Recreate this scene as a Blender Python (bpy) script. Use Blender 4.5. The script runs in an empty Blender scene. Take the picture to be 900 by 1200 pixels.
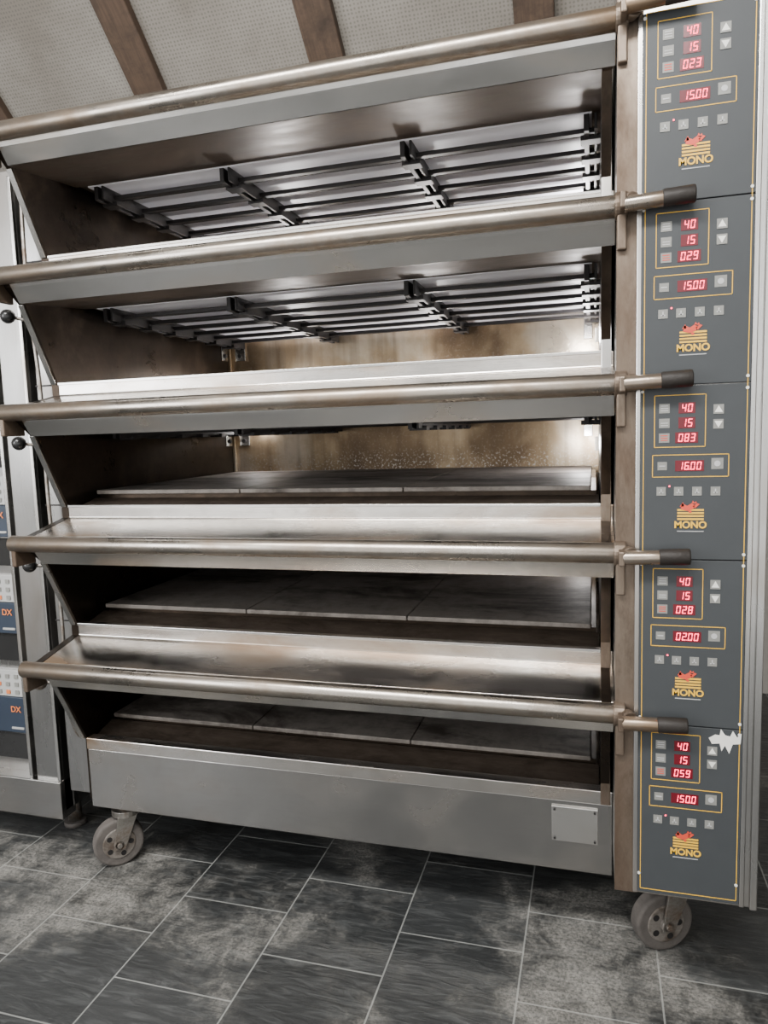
import bpy, bmesh, random
from math import *
from mathutils import Vector, Matrix
random.seed(3)
H=0.4065; P=0.34; W=1.438
SC=bpy.context.scene
def link(o): SC.collection.objects.link(o); return o
def root(name):
    e=bpy.data.objects.new(name,None); e.location=(0,0,H); e.empty_display_size=.1; return link(e)
# ---------------------------------------------------------------- materials
def newmat(name):
    m=bpy.data.materials.new(name); m.use_nodes=True; nt=m.node_tree
    return m,nt,nt.nodes['Principled BSDF']
def N(nt,t,**k):
    n=nt.nodes.new(t)
    for a,b in k.items(): setattr(n,a,b)
    return n
def coords(nt,scale=(1,1,1),loc=(0,0,0),rot=(0,0,0)):
    tc=N(nt,'ShaderNodeTexCoord'); mp=N(nt,'ShaderNodeMapping')
    mp.inputs['Scale'].default_value=scale; mp.inputs['Location'].default_value=loc; mp.inputs['Rotation'].default_value=rot
    nt.links.new(tc.outputs['Object'],mp.inputs['Vector']); return mp.outputs[0]
def noise(nt,vec,scale,detail=5,rough=.6,dist=0):
    n=N(nt,'ShaderNodeTexNoise'); n.inputs['Scale'].default_value=scale; n.inputs['Detail'].default_value=detail; n.inputs['Roughness'].default_value=rough; n.inputs['Distortion'].default_value=dist
    nt.links.new(vec,n.inputs['Vector']); return n.outputs['Fac']
def ramp(nt,fac,stops):
    r=N(nt,'ShaderNodeValToRGB'); e=r.color_ramp.elements
    while len(e)<len(stops): e.new(.5)
    for i,(p,c) in enumerate(stops):
        e[i].position=p; e[i].color=(c if len(c)==4 else (*c,1)) if isinstance(c,tuple) else (c,c,c,1)
    nt.links.new(fac,r.inputs[0]); return r.outputs[0]
def mix(nt,fac,a,b,mode='MIX'):
    m=N(nt,'ShaderNodeMix',data_type='RGBA',blend_type=mode)
    for s,v in ((0,fac),(6,a),(7,b)):
        if isinstance(v,(int,float)): m.inputs[s].default_value=v
        elif isinstance(v,tuple): m.inputs[s].default_value=(*v,1)
        else: nt.links.new(v,m.inputs[s])
    return m.outputs[2]
def math(nt,op,a,b):
    n=N(nt,'ShaderNodeMath',operation=op)
    for s,v in ((0,a),(1,b)):
        if isinstance(v,(int,float)): n.inputs[s].default_value=v
        else: nt.links.new(v,n.inputs[s])
    return n.outputs[0]
def maprange(nt,s,a,b,c,d):
    n=N(nt,'ShaderNodeMapRange'); 
    for i,v in zip((1,2,3,4),(a,b,c,d)): n.inputs[i].default_value=v
    nt.links.new(s,n.inputs[0]); return n.outputs[0]
def sep(nt,axis):
    tc=N(nt,'ShaderNodeTexCoord'); sx=N(nt,'ShaderNodeSeparateXYZ'); nt.links.new(tc.outputs['Object'],sx.inputs[0]); return sx.outputs[axis]
def bump(nt,bs,h,st,dist=.01):
    b=N(nt,'ShaderNodeBump'); b.inputs['Strength'].default_value=st; b.inputs['Distance'].default_value=dist
    nt.links.new(h,b.inputs['Height']); nt.links.new(b.outputs[0],bs.inputs['Normal'])
def metal(name,c1,c2,stain,lo=.5,hi=.7,r1=.3,r2=.55,scale=5,metallic=1.,sscale=(1,1,1),bs=.05,streak=(3,60,60),grime=.5,grads=(),gs=(.3,1,1),gscale=22,sdet=8,srough=.68):
    """brushed sheet metal: c1/c2 tone variation, stain laid over by large noise, plus fine grime.
    grads: (axis,from,to,amount): extra staining towards an edge of the sheet"""
    m,nt,b=newmat(name)
    v=coords(nt,streak); f=noise(nt,v,3,6,.7)
    base=mix(nt,ramp(nt,f,[(.3,0.),(.7,1.)]),c1,c2)
    v2=coords(nt,sscale,loc=(3,1,7)); f2=noise(nt,v2,scale,sdet,srough,.4)
    src=f2
    for g_ in grads: src=math(nt,'ADD',src,maprange(nt,sep(nt,g_[0]),g_[1],g_[2],g_[3],0))
    k=ramp(nt,src,[(lo,0.),(hi,1.)])
    col=mix(nt,k,base,stain)
    f3=noise(nt,coords(nt,gs,loc=(9,4,2)),gscale,6,.75)
    g=ramp(nt,f3,[(.48,0.),(.74,grime)])
    col=mix(nt,g,col,tuple(x*.55 for x in stain))
    nt.links.new(col,b.inputs['Base Color'])
    nt.links.new(maprange(nt,f2,.35,.65,r1,r2),b.inputs['Roughness'])
    nt.links.new(maprange(nt,k,0,1,metallic,metallic*.8),b.inputs['Metallic'])
    if bs: bump(nt,b,f,bs,.003)
    return m
def plain(name,c,rough=.5,metallic=0,emit=0,bumps=0,var=.15,spec=.5):
    m,nt,b=newmat(name)
    f=noise(nt,coords(nt),25,4)
    nt.links.new(mix(nt,f,tuple(x*(1-var) for x in c),tuple(min(1,x*(1+var)) for x in c)),b.inputs['Base Color'])
    b.inputs['Roughness'].default_value=rough; b.inputs['Metallic'].default_value=metallic; b.inputs['Specular IOR Level'].default_value=spec
    if emit:
        b.inputs['Emission Color'].default_value=(*c,1); b.inputs['Emission Strength'].default_value=emit
    if bumps: bump(nt,b,f,bumps)
    return m
M={}
FINE=(2,130,130)
M['steel']=metal('brushed_stainless',(.53,.52,.50),(.61,.60,.58),(.36,.30,.24),.5,.85,.18,.30,3,sscale=(1,2,2),grime=.08,streak=FINE,bs=.01,sdet=4,srough=.5)
M['lip']=metal('bright_lip_steel',(.68,.66,.63),(.78,.76,.73),(.46,.36,.26),.52,.82,.16,.28,2.5,sscale=(1,2,2),grime=.1,streak=FINE,bs=.01,sdet=5,srough=.5)
M['plate']=metal('sill_plate_steel',(.55,.525,.49),(.64,.61,.575),(.30,.205,.13),.50,.78,.17,.32,2.6,sscale=(1,2.5,2.5),grime=.22,streak=FINE,bs=.012,sdet=6,srough=.55,gs=(.6,1,1),grads=((1,-.15,-.095,.20),(0,1.47,1.25,.10),(0,0,.2,.08)))
M['base']=metal('base_panel_steel',(.36,.35,.335),(.41,.40,.385),(.25,.225,.20),.45,.72,.16,.32,2.6,sscale=(1.2,1,1.6),streak=FINE,grime=.12,gs=(1,1,.6),gscale=7,bs=.01,sdet=6,srough=.55)
M['cabinet']=metal('dull_cabinet_steel',(.31,.305,.295),(.35,.345,.335),(.22,.20,.18),.46,.75,.25,.4,4,sscale=(1.6,1,.6),streak=(60,60,2),grime=.12,gs=(1,1,.5),bs=.01,sdet=4,srough=.5)
M['foldsteel']=metal('cabinet_edge_steel',(.48,.47,.455),(.54,.53,.515),(.32,.27,.22),.5,.82,.22,.34,4,sscale=(1,1,.6),streak=(90,90,2),grime=.1,gs=(1,1,.5),bs=.01,sdet=4,srough=.5)
M['handle']=metal('stained_handle',(.37,.335,.295),(.44,.405,.36),(.21,.15,.10),.44,.70,.22,.40,5,streak=(4,30,30),grime=.45,sscale=(.6,1,1),gs=(.5,1,1),bs=.02,grads=((0,1.6,1.2,.12),(0,-.05,.25,.10)))
M['rust']=metal('rusty_edge_steel',(.20,.16,.125),(.17,.135,.105),(.085,.055,.036),.38,.65,.35,.6,6,sscale=(1,1,.35),metallic=.7,streak=(40,10,3),grime=.65,gs=(1,1,.4))
M['dark']=metal('scorched_oven_lining',(.022,.017,.013),(.042,.031,.023),(.10,.070,.048),.56,.82,.25,.45,4,metallic=.9,bs=.05,streak=(5,5,5),grime=.5,gs=(1,1,1))
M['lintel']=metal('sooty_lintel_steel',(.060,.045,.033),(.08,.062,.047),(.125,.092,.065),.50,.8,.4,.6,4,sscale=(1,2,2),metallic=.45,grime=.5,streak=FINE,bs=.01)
M['hearth']=metal('hearth_plate',(.185,.163,.145),(.25,.225,.20),(.055,.044,.036),.50,.62,.5,.7,2.6,metallic=.25,sscale=(.9,1.8,1),streak=(10,4,4),grime=.55,gs=(1,1,1))
M['trough']=metal('trough_steel',(.13,.10,.078),(.19,.15,.118),(.06,.044,.033),.45,.65,.35,.55,6,metallic=.75,sscale=(1,2,2))
M['grip']=plain('black_grip',(.018,.015,.013),.55,0,bumps=.3,var=.4,spec=.3)
M['bar']=plain('sooty_element_bar',(.022,.020,.020),.5,.4)
M['fascia']=plain('fascia_grey',(.043,.047,.050),.45,0,var=.08,spec=.3)
M['yellow']=plain('yellow_print',(.75,.43,.03),.5)
M['redprint']=plain('red_print',(.6,.06,.03),.5)
M['icon']=plain('icon_grey',(.20,.20,.185),.5)
M['iconl']=plain('icon_light',(.42,.42,.42),.5)
M['white']=plain('peeled_white',(.72,.71,.66),.7)
M['led']=plain('red_led_segments',(1,.05,.12),.4,emit=6,var=0)
M['ledbg']=plain('red_led_window',(.10,.004,.010),.25,emit=.3,var=0)
M['rubber']=plain('grey_caster_tyre',(.085,.075,.068),.8,bumps=.4,var=.6)
M['hub']=metal('caster_hub_grey',(.22,.20,.18),(.15,.135,.12),(.08,.06,.045),.45,.65,.45,.6,20,metallic=.3,gs=(1,1,1))
M['caststeel']=metal('caster_steel',(.32,.30,.27),(.46,.44,.41),(.17,.12,.085),.45,.65,.35,.55,20)
M['ball']=plain('black_knob',(.015,.015,.015),.25)
M['lamp']=plain('chamber_lamp_glass',(1,.93,.82),.3,emit=1.2,var=0)
m,nt,b=newmat('heat_tinted_back_wall')
f=noise(nt,coords(nt,(1.3,1,1.1)),2.0,6,.5,.4)
c=ramp(nt,f,[(.28,(.06,.042,.028)),(.42,(.18,.125,.075)),(.52,(.40,.30,.19)),(.62,(.60,.52,.41)),(.75,(.22,.165,.11))])
dr=noise(nt,coords(nt,(22,1,1.3)),1,3,.5); c=mix(nt,ramp(nt,dr,[(.48,0.),(.7,.5)]),c,(.10,.068,.045))
md=math(nt,'FLOORED_MODULO',sep(nt,2),P)
low=maprange(nt,md,.03,.12,1,.08)
sp=noise(nt,coords(nt),110,3,.6); k=ramp(nt,sp,[(.54,0.),(.64,.85)])
nt.links.new(mix(nt,math(nt,'MULTIPLY',k,low),c,(.62,.60,.56)),b.inputs['Base Color']); b.inputs['Metallic'].default_value=.85
nt.links.new(maprange(nt,f,.3,.7,.42,.25),b.inputs['Roughness'])
bump(nt,b,sp,.15,.004); M['back']=m
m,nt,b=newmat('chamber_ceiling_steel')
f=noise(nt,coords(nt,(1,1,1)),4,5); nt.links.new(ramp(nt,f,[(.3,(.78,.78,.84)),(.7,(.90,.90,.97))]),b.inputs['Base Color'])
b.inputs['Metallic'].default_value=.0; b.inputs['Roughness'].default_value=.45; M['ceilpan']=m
# ---------------------------------------------------------------- mesh helpers
def mesh_obj(name,bm,mat,parent=None,bevel=0,smooth=False,seg=2):
    bmesh.ops.recalc_face_normals(bm,faces=bm.faces)
    me=bpy.data.meshes.new(name); bm.to_mesh(me); bm.free()
    o=link(bpy.data.objects.new(name,me)); me.materials.append(M[mat] if isinstance(mat,str) else mat)
    if parent: o.parent=parent
    else: o.location=(0,0,H)
    if smooth:
        for p in me.polygons: p.use_smooth=True
    if bevel:
        md=o.modifiers.new('bevel','BEVEL'); md.width=bevel; md.segments=seg; md.limit_method='ANGLE'
    return o
def add_box(bm,x0,x1,y0,y1,z0,z1):
    vs=[bm.verts.new((x,y,z)) for x in (x0,x1) for y in (y0,y1) for z in (z0,z1)]
    for f in ((0,1,3,2),(4,6,7,5),(0,4,5,1),(2,3,7,6),(0,2,6,4),(1,5,7,3)): bm.faces.new([vs[i] for i in f])
def box(name,b,mat,parent=None,bevel=.002):
    bm=bmesh.new(); add_box(bm,*b); return mesh_obj(name,bm,mat,parent,bevel)
def boxes(name,bl,mat,parent=None,bevel=0):
    bm=bmesh.new()
    for b in bl: add_box(bm,*b)
    return mesh_obj(name,bm,mat,parent,bevel)
def add_prism(bm,poly,x0,x1):
    a=[bm.verts.new((x0,y,z)) for y,z in poly]; b=[bm.verts.new((x1,y,z)) for y,z in poly]; n=len(poly)
    bm.faces.new(a); bm.faces.new(b[::-1])
    for i in range(n): bm.faces.new((a[i],a[(i+1)%n],b[(i+1)%n],b[i]))
def prism(name,poly,x0,x1,mat,parent=None,bevel=.0):
    bm=bmesh.new(); add_prism(bm,poly,x0,x1); return mesh_obj(name,bm,mat,parent,bevel)
def add_cyl(bm,p,q,r,seg=20,r2=None):
    p,q=Vector(p),Vector(q); d=q-p; rot=d.to_track_quat('Z','Y').to_matrix().to_4x4()
    bmesh.ops.create_cone(bm,cap_ends=True,segments=seg,radius1=r,radius2=r if r2 is None else r2,depth=d.length,matrix=Matrix.Translation((p+q)/2)@rot)
def cyl(name,p,q,r,mat,parent=None,seg=24,r2=None,bevel=0):
    bm=bmesh.new(); add_cyl(bm,p,q,r,seg,r2); o=mesh_obj(name,bm,mat,parent,bevel)
    for f in o.data.polygons: f.use_smooth=len(f.vertices)==4
    return o
def tube(name,pts,r,mat,parent=None):
    cu=bpy.data.curves.new(name,'CURVE'); cu.dimensions='3D'; cu.bevel_depth=r; cu.bevel_resolution=3; cu.use_fill_caps=True
    s=cu.splines.new('NURBS'); s.points.add(len(pts)-1); s.use_endpoint_u=True; s.order_u=3
    for i,p in enumerate(pts): s.points[i].co=(*p,1)
    o=link(bpy.data.objects.new(name,cu)); cu.materials.append(M[mat])
    if parent: o.parent=parent
    return o
def text(name,s,size,x,y,z,mat,parent,bold=.0):
    cu=bpy.data.curves.new(name,'FONT'); cu.body=s; cu.size=size; cu.align_x='CENTER'; cu.align_y='CENTER'; cu.extrude=.0004; cu.offset=bold
    t=link(bpy.data.objects.new(name+'_tmp',cu)); bpy.context.view_layer.update()
    me=bpy.data.meshes.new_from_object(t.evaluated_get(bpy.context.evaluated_depsgraph_get())); bpy.data.objects.remove(t)
    me.materials.clear(); me.materials.append(M[mat])
    me.transform(Matrix.Translation((x,y,z))@Matrix.Rotation(pi/2,4,'X'))
    o=link(bpy.data.objects.new(name,me)); o.parent=parent; return o
# ================================================================= DECK OVEN
ov=root('deck_oven')
XR=1.465
for k in range(5):
    z=(5-k)*P; n=k+1
    poly=[(.03,0),(0,0),(0,-.032),(-.012,-.036),(-.145,-.066),(-.152,-.085),(-.142,-.104),(-.118,-.140),(-.092,-.136),(-.03,-.06),(.03,-.045)]
    o=prism('sill_plate_%d'%n,[(a,z+b) for a,b in poly],0.0,XR,'plate',ov,.002)
    prism('lip_strip_%d'%n,[(a,z+b) for a,b in [(-.154,-.088),(-.1445,-.106),(-.120,-.1425),(-.116,-.1405),(-.138,-.103),(-.150,-.086)]],0.002,XR-.002,'lip',ov)
    prism('lintel_%d'%n,[(a,z+b) for a,b in [(-.115,-.1415),(.14,-.118),(.14,-.06),(-.03,-.0605),(-.09,-.125)]],0.0,W,'lintel',ov)
    box('deck_slab_%d'%n,(0,W,.03,1.0,z-.112,z-.05),'trough',ov,0)
    box('sill_fold_%d'%n,(.0,W,-.003,.004,z-.004,z+.003),'steel',ov,.001)
box('sill_plate_6',(-.0,XR,-.004,.03,-.034,0),'plate',ov,.002)
box('deck_slab_6',(0,W,.03,1.0,-.11,-.05),'trough',ov,0)
box('base_panel',(-.0,XR,.0,.03,-.212,-.034),'base',ov,.002)
box('base_body',(-.02,W+.01,.04,1.0,-.205,-.111),'dark',ov,0)
prof=[(1.03,-.2),(0.02,-.2),(0.02,0)]
for k in range(4,-1,-1):
    z=(5-k)*P
    prof+=[(.0,z-P),(-.098,z-.140),(-.14,z-.104),(-.148,z-.066),(.0,z-.033)]
prof+=[(0,5*P),(1.03,5*P)]
prism('side_plate_left',prof,-.022,0,'dark',ov)
prism('side_plate_right',prof,W,W+.02,'dark',ov)
box('back_panel',(0,W,1.0,1.03,-.2,5*P),'back',ov,0)
box('roof_panel',(-.02,W+.02,.02,1.03,5*P-.02,5*P+.005),'steel',ov,.002)
bm=bmesh.new()
for k in range(5):
    z=(5-k)*P; a=Vector((-.098,z-.140)); c=Vector((0,z-P))
    d=(c-a).normalized(); nn=Vector((-d.y,d.x))*.006
    if nn.x>0: nn=-nn
    add_prism(bm,[(a+nn)[:],(a-nn*.3)[:],(c-nn*.3)[:],(c+nn)[:]],-.020,-.004)
mesh_obj('side_edge_trim_left',bm,'steel',ov,.001)
boxes('side_edge_trim_right',[(W,W+.022,-.012,-.002,-.03,3*P-.10)],'rust',ov,.002)
boxes('side_edge_trim_right_upper',[(W,W+.022,-.012,-.002,3*P-.10,5*P-.14)],'foldsteel',ov,.002)
box('front_column_left',(-.10,-.024,.03,1.0,-.19,5*P),'cabinet',ov,.003)
boxes('column_seams',[(-.10,-.024,.026,.031,k*P-.002,k*P+.002) for k in range(1,5)],'bar',ov)
for k in range(5):
    z=(4-k)*P+(.036 if k>1 else -.02)
    boxes('hearth_plates_%d'%(k+1),[(.02+i*.466,.02+i*.466+.463,.10,.985,z-.012,z) for i in range(3)],'hearth',ov,.002)
    boxes('hearth_bed_%d'%(k+1),[(.02,W-.01,.115,.985,(4-k)*P-.051,z-.0125)],'dark',ov)
    if k>1: prism('front_trough_%d'%(k+1),[(.03,(4-k)*P-.008),(.112,(4-k)*P+.012),(.112,(4-k)*P-.049),(.03,(4-k)*P-.049)],0.004,W-.004,'trough',ov)
def bulb(name,x,y,z,e,axis):
    if axis=='x': cyl(name+'_lens',(x+.038,y,z),(x+.05,y,z),.022,'lamp',ov,20)
    else: cyl(name+'_lens',(x,y+.02,z),(x,y+.04,z),.018,'lamp',ov,20)
    l=bpy.data.lights.new(name,'POINT'); l.energy=e; l.shadow_soft_size=.025; l.color=(1,.97,.96)
    lo=link(bpy.data.objects.new(name,l)); lo.location=(x,y,z); lo.parent=ov
for k in range(5):
    zc=(5-k)*P-.114
    box('chamber_ceiling_%d'%(k+1),(.03,W-.02,.15,.99,zc-.004,zc+.001),'ceilpan',ov,0)
    bl=[]
    for i in range(6):
        y=.20+i*.135; bl+= [(.02,W-.01,y,y+.022,zc-.028,zc-.017),(.02,W-.01,y+.034,y+.039,zc-.024,zc-.018)]
    boxes('element_bars_%d'%(k+1),bl,'bar',ov,.002)
    bl=[]
    for x in (.05,.45,.955,1.40):
        bl+= [(x,x+.012,.15,.985,zc-.042,zc-.004),(x+.024,x+.030,.15,.985,zc-.040,zc-.004)]
        for i in range(6):
            y=.20+i*.135; bl.append((x-.008,x+.040,y-.004,y+.034,zc-.046,zc-.034))
    boxes('element_carriers_%d'%(k+1),bl,'bar',ov,.001)
    zz=(4-k)*P+.14
    boxes('corner_clips_%d'%(k+1),[(.0,.006,.93,.975,zz,zz+.075),(.03,.075,.992,.999,zz,zz+.075),(W-.05,W-.02,.992,.999,zz,zz+.075)],'lip',ov,.002)
    bm=bmesh.new()
    for dz in (.02,.055):
        add_cyl(bm,(.052,.985,zz+dz),(.052,.995,zz+dz),.008,12); add_cyl(bm,(.005,.953,zz+dz),(.012,.953,zz+dz),.008,12)
    mesh_obj('clip_bolts_%d'%(k+1),bm,'bar',ov)
    zl=(4-k)*P+.12
    bulb('chamber_bulb_%d'%(k+1),W-.05,.72,zl,(5.5,4.2,3.0,.7,.5)[k],'x')
    if k<2:  # added fill lights low on the back wall, out of view, brighten the ceiling panel
        bulb('rear_fill_a_%d'%(k+1),.32,.955,(4-k)*P+.03,(7.0,3.8)[k],'y')
        bulb('rear_fill_b_%d'%(k+1),.85,.955,(4-k)*P+.03,(6.4,3.6)[k],'y')
    if k==2: bulb('rear_fill_a_3',.12,.955,(4-k)*P+.21,1.4,'y')  # one more added rear fill light, with its lens
box('corner_post',(.0,.012,.985,.999,0,5*P-.12),'back',ov,.002)
for k in range(5):
    z=(5-k)*P-.0813; hy=-.168
    cyl('handle_tube_%d'%(k+1),(-.045,hy,z),(1.475,hy,z),.0215,'handle',ov,32,bevel=.004)
    bm=bmesh.new(); add_cyl(bm,(1.462,hy,z),(1.486,hy,z),.026,24); add_box(bm,1.466,1.484,hy-.016,hy+.028,z-.085,z)
    add_cyl(bm,(1.486,hy-.012,z),(1.494,hy-.03,z),.017,20)
    mesh_obj('handle_bracket_%d'%(k+1),bm,'rust',ov,.003)
    bm=bmesh.new(); add_box(bm,-.04,-.026,hy-.012,hy+.06,z-.06,z+.01); mesh_obj('handle_bracket_left_%d'%(k+1),bm,'rust',ov,.003)
    dz=-.008 if k==1 else 0
    cyl('handle_extension_%d'%(k+1),(1.478,-.212,z-.002+dz),(1.562,-.214,z+.001+dz),.0145,'handle',ov,20,bevel=.002)
    cyl('handle_grip_%d'%(k+1),(1.545,-.214,z+.001+dz),(1.602,-.215,z+.003+dz),.0160,'grip',ov,20,bevel=.003)
    boxes('handle_link_%d'%(k+1),[(1.470,1.482,-.225,-.16,z-.018,z+.012)],'rust',ov,.003)
for k in range(4):
    z=(4-k)*P-.165
    cyl('damper_rod_%d'%(k+1),(-.085,-.06,z+.004),(-.03,.04,z-.012),.0045,'caststeel',ov,12)
    bm=bmesh.new(); bmesh.ops.create_uvsphere(bm,u_segments=20,v_segments=12,radius=.019,matrix=Matrix.Translation((-.09,-.065,z+.005)))
    mesh_obj('damper_knob_%d'%(k+1),bm,'ball' if k<3 else 'caststeel',ov,smooth=True)
tube('steam_pipe',[(-.07,.0,1.55),(-.075,-.01,1.3),(-.06,.005,1.0),(-.07,0,.7),(-.055,.005,.4),(-.06,0,.1),(-.05,.02,-.02),(-.05,.06,-.03)],.0055,'caststeel',ov)
# ---- control cabinet
box('cabinet_body',(1.466,1.742,-.168,.95,-.135,1.80),'foldsteel',ov,.003)
box('cabinet_rust_face',(1.4655,1.508,-.1705,-.1682,-.134,1.80),'rust',ov,.0005)
box('cabinet_base',(1.48,1.72,.0,.95,-.2,-.136),'dark',ov,.0)
boxes('cabinet_edge_folds',[(1.502,1.512,-.184,-.166,-.125,1.80),(1.706,1.716,-.186,-.166,-.125,1.80),(1.728,1.742,-.176,-.166,-.135,1.80)],'foldsteel',ov,.002)
FY=-.186
boxes('fascia_panels',[(1.511,1.706,FY,-.169,-.0896+k*P+(.001 if k else -.03),-.0896+(k+1)*P-.001) for k in range(5)],'fascia',ov,.001)
def frame(bm,x0,x1,z0,z1,t=.0013,y=FY-.0006):
    for b in ((x0,x1,z0,z0+t),(x0,x1,z1-t,z1),(x0,x0+t,z0,z1),(x1-t,x1,z0,z1)): add_box(bm,b[0],b[1],y,FY+.0001,b[2],b[3])
bmf=bmesh.new(); bmi=bmesh.new(); bml=bmesh.new(); bmd=bmesh.new(); bmb=bmesh.new(); bms=bmesh.new(); bmy=bmesh.new(); bmr=bmesh.new(); bma=bmesh.new()
frame(bmf,1.516,1.701,-.112,1.61)
SEG={'0':'abcdef','1':'bc','2':'abged','3':'abgcd','4':'fgbc','5':'afgcd','6':'afgedc','8':'abcdefg','9':'abcdfg'}
def digit(ch,x,z,w,h,t=.0016):
    y0=FY-.0016; sl=.12
    def q(xa,xb,za,zb):
        vs=[bmd.verts.new((x+a+sl*c,y0,z+c)) for a,c in ((xa,za),(xb,za),(xb,zb),(xa,zb))]; bmd.faces.new(vs)
    for s in SEG[ch]:
        g=.0006
        if s=='a': q(g,w-g,h-t,h)
        if s=='g': q(g,w-g,h/2-t/2,h/2+t/2)
        if s=='d': q(g,w-g,0,t)
        if s=='f': q(0,t,h/2+g,h-g)
        if s=='b': q(w-t,w,h/2+g,h-g)
        if s=='e': q(0,t,g,h/2-g)
        if s=='c': q(w-t,w,g,h/2-g)
def number(s,cx,cz,w=.0078,h=.0150,gap=.0032):
    n=len(s.replace('.','')); tot=n*w+(n-1)*gap; x=cx-tot/2
    add_box(bmb,cx-tot/2-.005,cx+tot/2+.006,FY-.0008,FY+.0001,cz-h/2-.003,cz+h/2+.003)
    for ch in s:
        if ch=='.':
            vs=[bmd.verts.new((x-gap*.7+a,FY-.0016,cz-h/2+c)) for a,c in ((0,0),(.0016,0),(.0016,.0016),(0,.0016))]; bmd.faces.new(vs)
        else: digit(ch,x,cz-h/2,w,h); x+=w+gap
vals=[("40","15","023","15.00"),("40","15","029","15.00"),("40","15","083","16.00"),("40","15","028","02.00"),("40","15","059","150.0")]
def tri(bm,cx,cz,s,up):
    pts=[(-s,-s*.8),(s,-s*.8),(0,s)] if up else [(-s,s*.8),(0,-s),(s,s*.8)]
    bm.faces.new([bm.verts.new((cx+a,FY-.0018,cz+b)) for a,b in pts])
for k in range(5):
    z=-.0896+(4-k)*P; X=1.511; v=vals[k]
    frame(bmf,X+.025,X+.118,z+.221,z+.322); frame(bmf,X+.022,X+.160,z+.163,z+.207)
    for i,zz in enumerate((.2965,.268,.2395)):
        add_box(bmi,X+.034,X+.053,FY-.0008,FY,z+zz-.009,z+zz+.009)
        for j in range(3-i%2): add_box(bma if i<2 else bmr,X+.037,X+.050,FY-.0013,FY,z+zz-.005+j*.0045,z+zz-.0035+j*.0045)
        number(v[i],X+.0835,z+zz)
    for up,zz in ((True,.292),(False,.264)):
        add_box(bml,X+.131,X+.149,FY-.0014,FY,z+zz-.009,z+zz+.009)
        tri(bms,X+.140,z+zz,.007,up)
    add_box(bmi,X+.032,X+.049,FY-.0008,FY,z+.177,z+.193); add_box(bmi,X+.129,X+.150,FY-.0008,FY,z+.178,z+.199)
    add_cyl(bma,(X+.1395,FY-.0014,z+.1885),(X+.1395,FY,z+.1885),.0055,14); add_box(bma,X+.035,X+.046,FY-.0014,FY,z+.184,z+.186)
    number(v[3],X+.0895,z+.185)
    for x in (.039,.071,.104,.137):
        add_box(bml if x>.1 else bmi,X+x-.0085,X+x+.0085,FY-.0012,FY,z+.127,z+.144)
        add_box(bma,X+x-.004,X+x+.004,FY-.0016,FY,z+.132,z+.134); add_box(bma,X+x-.001,X+x+.001,FY-.0016,FY,z+.132,z+.140)
    bmd.faces.new([bmd.verts.new((X+.0525+a,FY-.0016,z+.144+c)) for a,c in ((0,0),(.003,0),(.003,.003),(0,.003))])
    lx=1.604
    for i in range(4): add_box(bmy,lx-.024,lx+.024,FY-.0008,FY,z+.079+i*.006,z+.0825+i*.006)
    for pts in ([(-.018,.100),(-.006,.097),(.004,.100),(.008,.108),(.002,.112),(-.006,.107),(-.016,.112)],[(.004,.106),(.012,.112),(.016,.110),(.012,.106),(.008,.102)],[(.002,.112),(.004,.117),(.007,.113),(.010,.116),(.011,.111)],[(-.020,.105),(-.014,.114),(-.012,.106)],[(-.004,.098),(-.003,.093),(.002,.093),(.001,.098)]):
        bmr.faces.new([bmr.verts.new((lx+a,FY-.0012,z+c)) for a,c in pts])
    text('logo_text_%d'%(k+1),'MONO',.0185,lx,FY-.001,z+.069,'yellow',ov,.0006)
    add_box(bma,lx-.024,lx+.024,FY-.0006,FY,z+.056,z+.0575)
    for sx_ in (.003,.189):
        for sz in (.012,.33): add_cyl(bms,(X+sx_,FY-.002,z+sz),(X+sx_,FY,z+sz),.0030,10)
mesh_obj('yellow_outlines',bmf,'yellow',ov); mesh_obj('key_icons',bmi,'icon',ov); mesh_obj('keys_light',bml,'icon',ov)
mesh_obj('display_segments',bmd,'led',ov); mesh_obj('display_windows',bmb,'ledbg',ov); mesh_obj('screws_and_arrows',bms,'white',ov)
mesh_obj('logo_stripes',bmy,'yellow',ov); mesh_obj('logo_bird',bmr,'redprint',ov); mesh_obj('key_symbols',bma,'iconl',ov)
bm=bmesh.new(); pts=[(-.036,.002),(-.030,-.010),(-.016,-.008),(-.012,-.024),(-.006,-.012),(.002,-.028),(.008,-.008),(.022,-.006),(.024,.016),(.016,.007),(.008,.020),(.003,.008),(-.006,.010),(-.014,.022),(-.016,.009),(-.024,.010)]
bm.faces.new([bm.verts.new((1.680+a,FY-.0015,.228+b)) for a,b in pts]); mesh_obj('peeled_paint',bm,'white',ov)
box('rating_plate',(1.325,1.432,-.006,.0,-.135,-.048),'lip',ov,.001)
bm=bmesh.new()
for x in (1.332,1.425):
    for z in (-.128,-.055): add_cyl(bm,(x,-.009,z),(x,-.005,z),.003,10)
mesh_obj('rating_plate_rivets',bm,'bar',ov)
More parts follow.
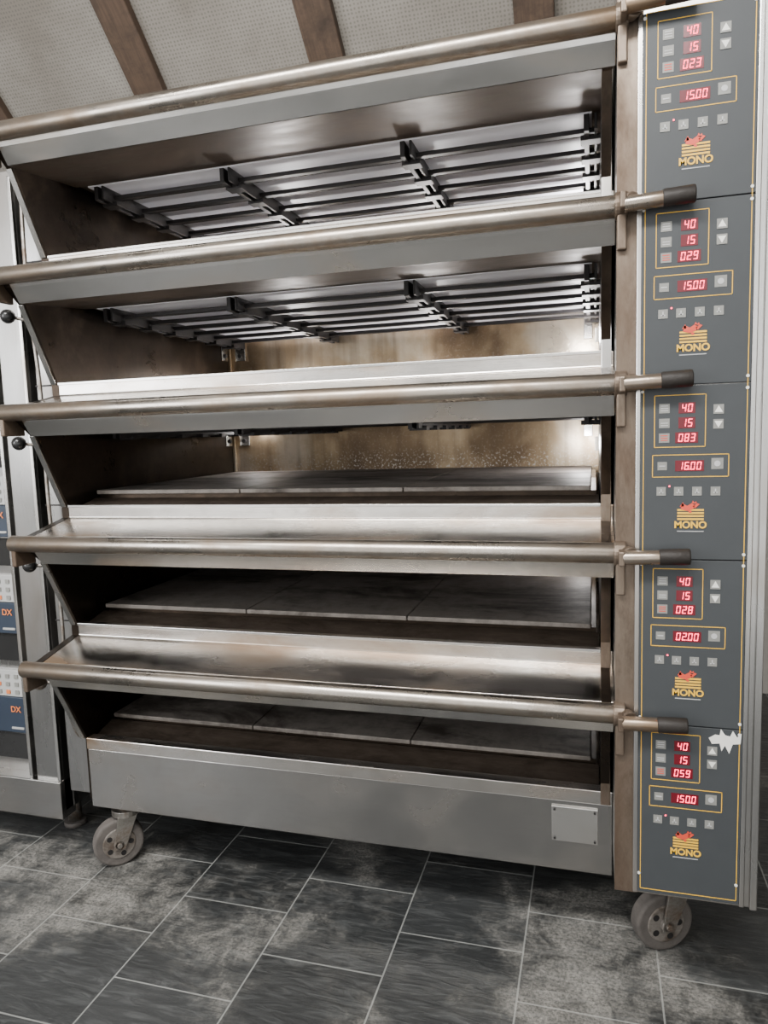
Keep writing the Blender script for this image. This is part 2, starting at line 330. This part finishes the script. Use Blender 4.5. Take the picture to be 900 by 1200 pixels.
def caster(n,x,y,ztop,ang):
    r=.072; zc=-H+r; A=Vector((sin(ang),-cos(ang),0)); S=Vector((cos(ang),sin(ang),0))
    c=Vector((x,y,zc))
    bm=bmesh.new(); add_cyl(bm,c-A*.02,c+A*.02,r,40); o=mesh_obj('caster_tyre_%d'%n,bm,'rubber',ov,.008,seg=4)
    bm=bmesh.new(); add_cyl(bm,c-A*.023,c+A*.023,.047,32); add_cyl(bm,c-A*.034,c+A*.034,.016,20); mesh_obj('caster_hub_%d'%n,bm,'hub',ov,.003)
    bm=bmesh.new()
    for i in range(5):
        t=i*2*pi/5; p=c+S*cos(t)*.033+Vector((0,0,sin(t)*.033)); add_cyl(bm,p-A*.0235,p+A*.0235,.008,12)
    mesh_obj('caster_hub_holes_%d'%n,bm,'bar',ov)
    bm=bmesh.new(); add_cyl(bm,c-A*.040,c+A*.040,.008,8)
    for s in (-1,1):
        q=c+A*.031*s
        a=[q-S*.016-Vector((0,0,.014)),q+S*.016-Vector((0,0,.014)),q+S*.055+Vector((0,0,.085)),q-S*.0+Vector((0,0,.085))]
        lo=[bm.verts.new(p-A*.003) for p in a]; hi=[bm.verts.new(p+A*.003) for p in a]
        bm.faces.new(lo); bm.faces.new(hi[::-1])
        for i in range(4): bm.faces.new((lo[i],lo[(i+1)%4],hi[(i+1)%4],hi[i]))
    t=c+S*.028
    add_cyl(bm,(t.x,t.y,zc+.082),(t.x,t.y,zc+.10),.042,24); add_cyl(bm,(t.x,t.y,zc+.09),(t.x,t.y,ztop),.02,16)
    add_box(bm,t.x-.05,t.x+.05,t.y-.04,t.y+.04,ztop-.006,ztop)
    mesh_obj('caster_fork_%d'%n,bm,'caststeel',ov,.001)
caster(1,.05,.04,-.205,.75); caster(2,1.580,.05,-.2,.45)
caster(3,.06,.85,-.205,.5); caster(4,1.6,.85,-.2,.2)
# ================================================================= NEIGHBOUR OVEN
nb=root('compact_deck_oven')
box('body',(-1.15,-.135,.08,.95,-.27,1.62),'cabinet',nb,.004)
box('front_post',(-.235,-.137,.045,.082,-.27,1.62),'cabinet',nb,.004)
boxes('post_trim',[(-.258,-.246,.04,.082,-.17,1.60),(-.150,-.138,.036,.06,-.17,1.60)],'steel',nb,.002)
box('skirt',(-1.13,-.137,.03,.09,-.29,-.17),'base',nb,.003)
M['bluefascia']=plain('navy_fascia',(.02,.03,.048),.4); M['whitefascia']=plain('pale_fascia',(.36,.36,.35),.45); M['orange']=plain('orange_print',(.60,.17,.05),.5)
M['glass']=plain('dark_door_glass',(.02,.02,.02),.1)
for i,(zt,zb) in enumerate(((1.36,1.18),(1.06,.88),(.763,.58),(.463,.28),(.163,-.038))):
    box('fascia_upper_%d'%i,(-.42,-.262,.06,.082,zt-.085,zt),'whitefascia',nb,.002)
    box('fascia_lower_%d'%i,(-.42,-.262,.06,.082,zb,zt-.087),'bluefascia',nb,.002)
    bm=bmesh.new(); bm2=bmesh.new()
    for r in range(3):
        for c in range(4): add_box(bm if (r*3+c)%4==0 else bm2,-.40+c*.033,-.386+c*.033,.057,.061,zt-.026-r*.025,zt-.014-r*.025)
    mesh_obj('fascia_keys_%d'%i,bm,'orange',nb); mesh_obj('fascia_keys_grey_%d'%i,bm2,'icon',nb)
    text('fascia_logo_%d'%i,'DX',.026,-.305,.058,(zb+zt-.087)/2+.018,'orange',nb,.0005)
    box('fascia_label_%d'%i,(-.325,-.28,.057,.061,zb+.012,zb+.018),'whitefascia',nb,0)
    box('door_%d'%i,(-1.10,-.44,.05,.082,zb-.02,zt),'glass',nb,.006)
    box('fascia_shadow_gap_%d'%i,(-.42,-.262,.07,.0815,zb-.09,zb-.005),'glass',nb,.001)
    cyl('door_handle_%d'%i,(-1.06,.01,zt-.03),(-.48,.01,zt-.03),.011,'steel',nb)
    boxes('handle_posts_%d'%i,[(-1.04,-1.02,.01,.055,zt-.038,zt-.022),(-.52,-.50,.01,.055,zt-.038,zt-.022)],'steel',nb)
for n,(x,y) in enumerate(((-1.05,.2),(-.24,.2),(-1.05,.85),(-.24,.85))):
    cyl('leg_%d'%n,(x,y,-H),(x,y,-.27),.022,'caststeel',nb,20); cyl('foot_%d'%n,(x,y,-H),(x,y,-H+.015),.035,'rubber',nb,20)
# ================================================================= ROOM
m,nt,b=newmat('slate_tiles')
tc=N(nt,'ShaderNodeTexCoord'); cb=N(nt,'ShaderNodeCombineXYZ')
nt.links.new(math(nt,'ADD',sep(nt,1),5.945),cb.inputs[0]); nt.links.new(math(nt,'ADD',sep(nt,0),6.2-.638),cb.inputs[1])
br=N(nt,'ShaderNodeTexBrick'); br.offset=.5; br.offset_frequency=2
for n_,v_ in (('Scale',1),('Mortar Size',.0021),('Mortar Smooth',.1),('Bias',0),('Brick Width',.31),('Row Height',.31)): br.inputs[n_].default_value=v_
br.inputs['Color1'].default_value=(.013,.014,.0145,1); br.inputs['Color2'].default_value=(.032,.034,.035,1); br.inputs['Mortar'].default_value=(.26,.27,.26,1)
nt.links.new(cb.outputs[0],br.inputs['Vector'])
voff=N(nt,'ShaderNodeVectorMath',operation='MULTIPLY_ADD'); nt.links.new(br.outputs['Color'],voff.inputs[0]); voff.inputs[1].default_value=(90,130,0); nt.links.new(coords(nt,(1.6,8,1),rot=(0,0,.25)),voff.inputs[2])
wv=noise(nt,voff.outputs[0],5,9,.66,1.6)
v1=mix(nt,ramp(nt,wv,[(.48,0.),(.72,.55)]),br.outputs['Color'],(.11,.115,.115))
v1=mix(nt,br.outputs['Fac'],v1,(.21,.215,.205))
big=noise(nt,coords(nt,(1,1,1),loc=(.7,.35,0)),2.6,4,.6)
d=noise(nt,coords(nt,(1,1,1),loc=(2.1,.4,0)),9,12,.75,.5)
acc=math(nt,'ADD',big,d)
for (px,py,rad,amp) in ((1.42,-.06,.42,.30),(.0,-.06,.42,.24),(.45,-.75,.30,.10),(1.68,-.42,.35,.16),(.75,-.02,.3,.10),(-.25,.0,.3,.12)):
    vd=N(nt,'ShaderNodeVectorMath',operation='DISTANCE'); nt.links.new(tc.outputs['Object'],vd.inputs[0]); vd.inputs[1].default_value=(px,py,-H)
    acc=math(nt,'ADD',acc,maprange(nt,vd.outputs['Value'],0,rad,amp,0))
fine=noise(nt,coords(nt),130,4,.75)
a01=maprange(nt,acc,1.0,1.5,0,1)
dk=mix(nt,1.0,ramp(nt,a01,[(.0,.01),(.20,.10),(.5,.45),(1.,.9)]),ramp(nt,fine,[(.36,.25),(.62,1.)]),'MULTIPLY')
v2=mix(nt,dk,v1,(.42,.40,.36))
nt.links.new(v2,b.inputs['Base Color'])
nt.links.new(maprange(nt,a01,0,.6,.30,.8),b.inputs['Roughness'])
hm=mix(nt,br.outputs['Fac'],wv,(0,0,0)); bump(nt,b,hm,.6,.006)
M['floor']=m
box('floor',(-3,4,-3.5,2.0,-H-.05,-H),'floor',None,0)
m,nt,b=newmat('perforated_ceiling_panel')
vo=N(nt,'ShaderNodeTexVoronoi'); vo.inputs['Scale'].default_value=80; vo.inputs['Randomness'].default_value=.2; nt.links.new(coords(nt,rot=(.76,0,0)),vo.inputs['Vector'])
g=noise(nt,coords(nt),3,5); c=ramp(nt,g,[(.3,(.15,.135,.115)),(.7,(.24,.225,.20))])
nt.links.new(mix(nt,ramp(nt,vo.outputs['Distance'],[(.15,.6),(.4,0.)]),c,(.08,.071,.062)),b.inputs['Base Color']); b.inputs['Roughness'].default_value=.8; M['ceil']=m
M['beam']=metal('ceiling_beam_wood',(.045,.027,.017),(.08,.050,.032),(.03,.019,.012),.5,.7,.6,.8,6,metallic=0,streak=(40,2,2))
SL=.95
def slab(name,x0,x1,y0,y1,off,th,mat,bv=0):
    bm=bmesh.new(); zz=lambda y:2.9-SL*y-off
    add_prism(bm,[(y0,zz(y0)),(y1,zz(y1)),(y1,zz(y1)+th),(y0,zz(y0)+th)],x0,x1); return mesh_obj(name,bm,mat,None,bv)
slab('ceiling',-3,4,-1.2,1.95,0,.08,'ceil')
box('ceiling_flat',(-3,4,-3.5,-1.18,4.03,4.1),'ceil',None,0)
for i in range(-4,6):
    x=-.147+.695*i
    if x<-2.9 : continue
    slab('ceiling_beam',x-.062,x+.062,-1.15,1.9,.05,.05,'beam',.004)
M['wall']=plain('painted_wall',(.42,.40,.37),.8)
box('wall_back',(-3,4,1.9,2.0,-H,1.05),'wall',None,0)
box('wall_left',(-3.1,-3,-3.5,2.0,-H,4.1),'wall',None,0)
box('wall_right',(4,4.1,-3.5,2.0,-H,4.1),'wall',None,0)
# ================================================================= LIGHT + CAMERA
w=bpy.data.worlds.new('world'); SC.world=w; w.use_nodes=True; nt=w.node_tree; bg=nt.nodes['Background']
tcw=N(nt,'ShaderNodeTexCoord'); mp=N(nt,'ShaderNodeMapping'); mp.inputs['Scale'].default_value=(1,1,2.2); nt.links.new(tcw.outputs['Generated'],mp.inputs[0])
nz=noise(nt,mp.outputs[0],3.2,2,.5)
nt.links.new(ramp(nt,nz,[(.40,(.40,.395,.385)),(.50,(1.1,1.09,1.07)),(.60,(2.75,2.75,2.7))]),bg.inputs[0]); bg.inputs[1].default_value=1.35
def area(name,loc,tgt,sx,sy,e,col):
    l=bpy.data.lights.new(name,'AREA'); l.shape='RECTANGLE'; l.size=sx; l.size_y=sy; l.energy=e; l.color=col
    o=link(bpy.data.objects.new(name,l)); o.location=loc; o.rotation_euler=(Vector(tgt)-Vector(loc)).to_track_quat('-Z','Y').to_euler(); return o
area('ceiling_strip_light',(.6,-1.9,3.1),(.8,-.2,.9),2.4,.4,170,(1,.98,.95))
area('window_light',(-2.0,-3.0,1.9),(.6,0,.9),1.6,1.6,90,(.97,.98,1))
cd=bpy.data.cameras.new('camera'); co=link(bpy.data.objects.new('camera',cd)); SC.camera=co
ps,th,ro=.2856,.1112,-.0325
F=Vector((-sin(ps)*cos(th),cos(ps)*cos(th),-sin(th))); r=Vector((cos(ps),sin(ps),0)); u=r.cross(F)
r2=r*cos(ro)+u*sin(ro); u2=-r*sin(ro)+u*cos(ro)
mt=Matrix((r2,u2,-F)).transposed().to_4x4(); mt.translation=(1.4244,-1.6947,.8606+H); co.matrix_world=mt
cd.sensor_fit='VERTICAL'; cd.sensor_height=24; cd.lens=24*845.9/1200; cd.clip_start=.02
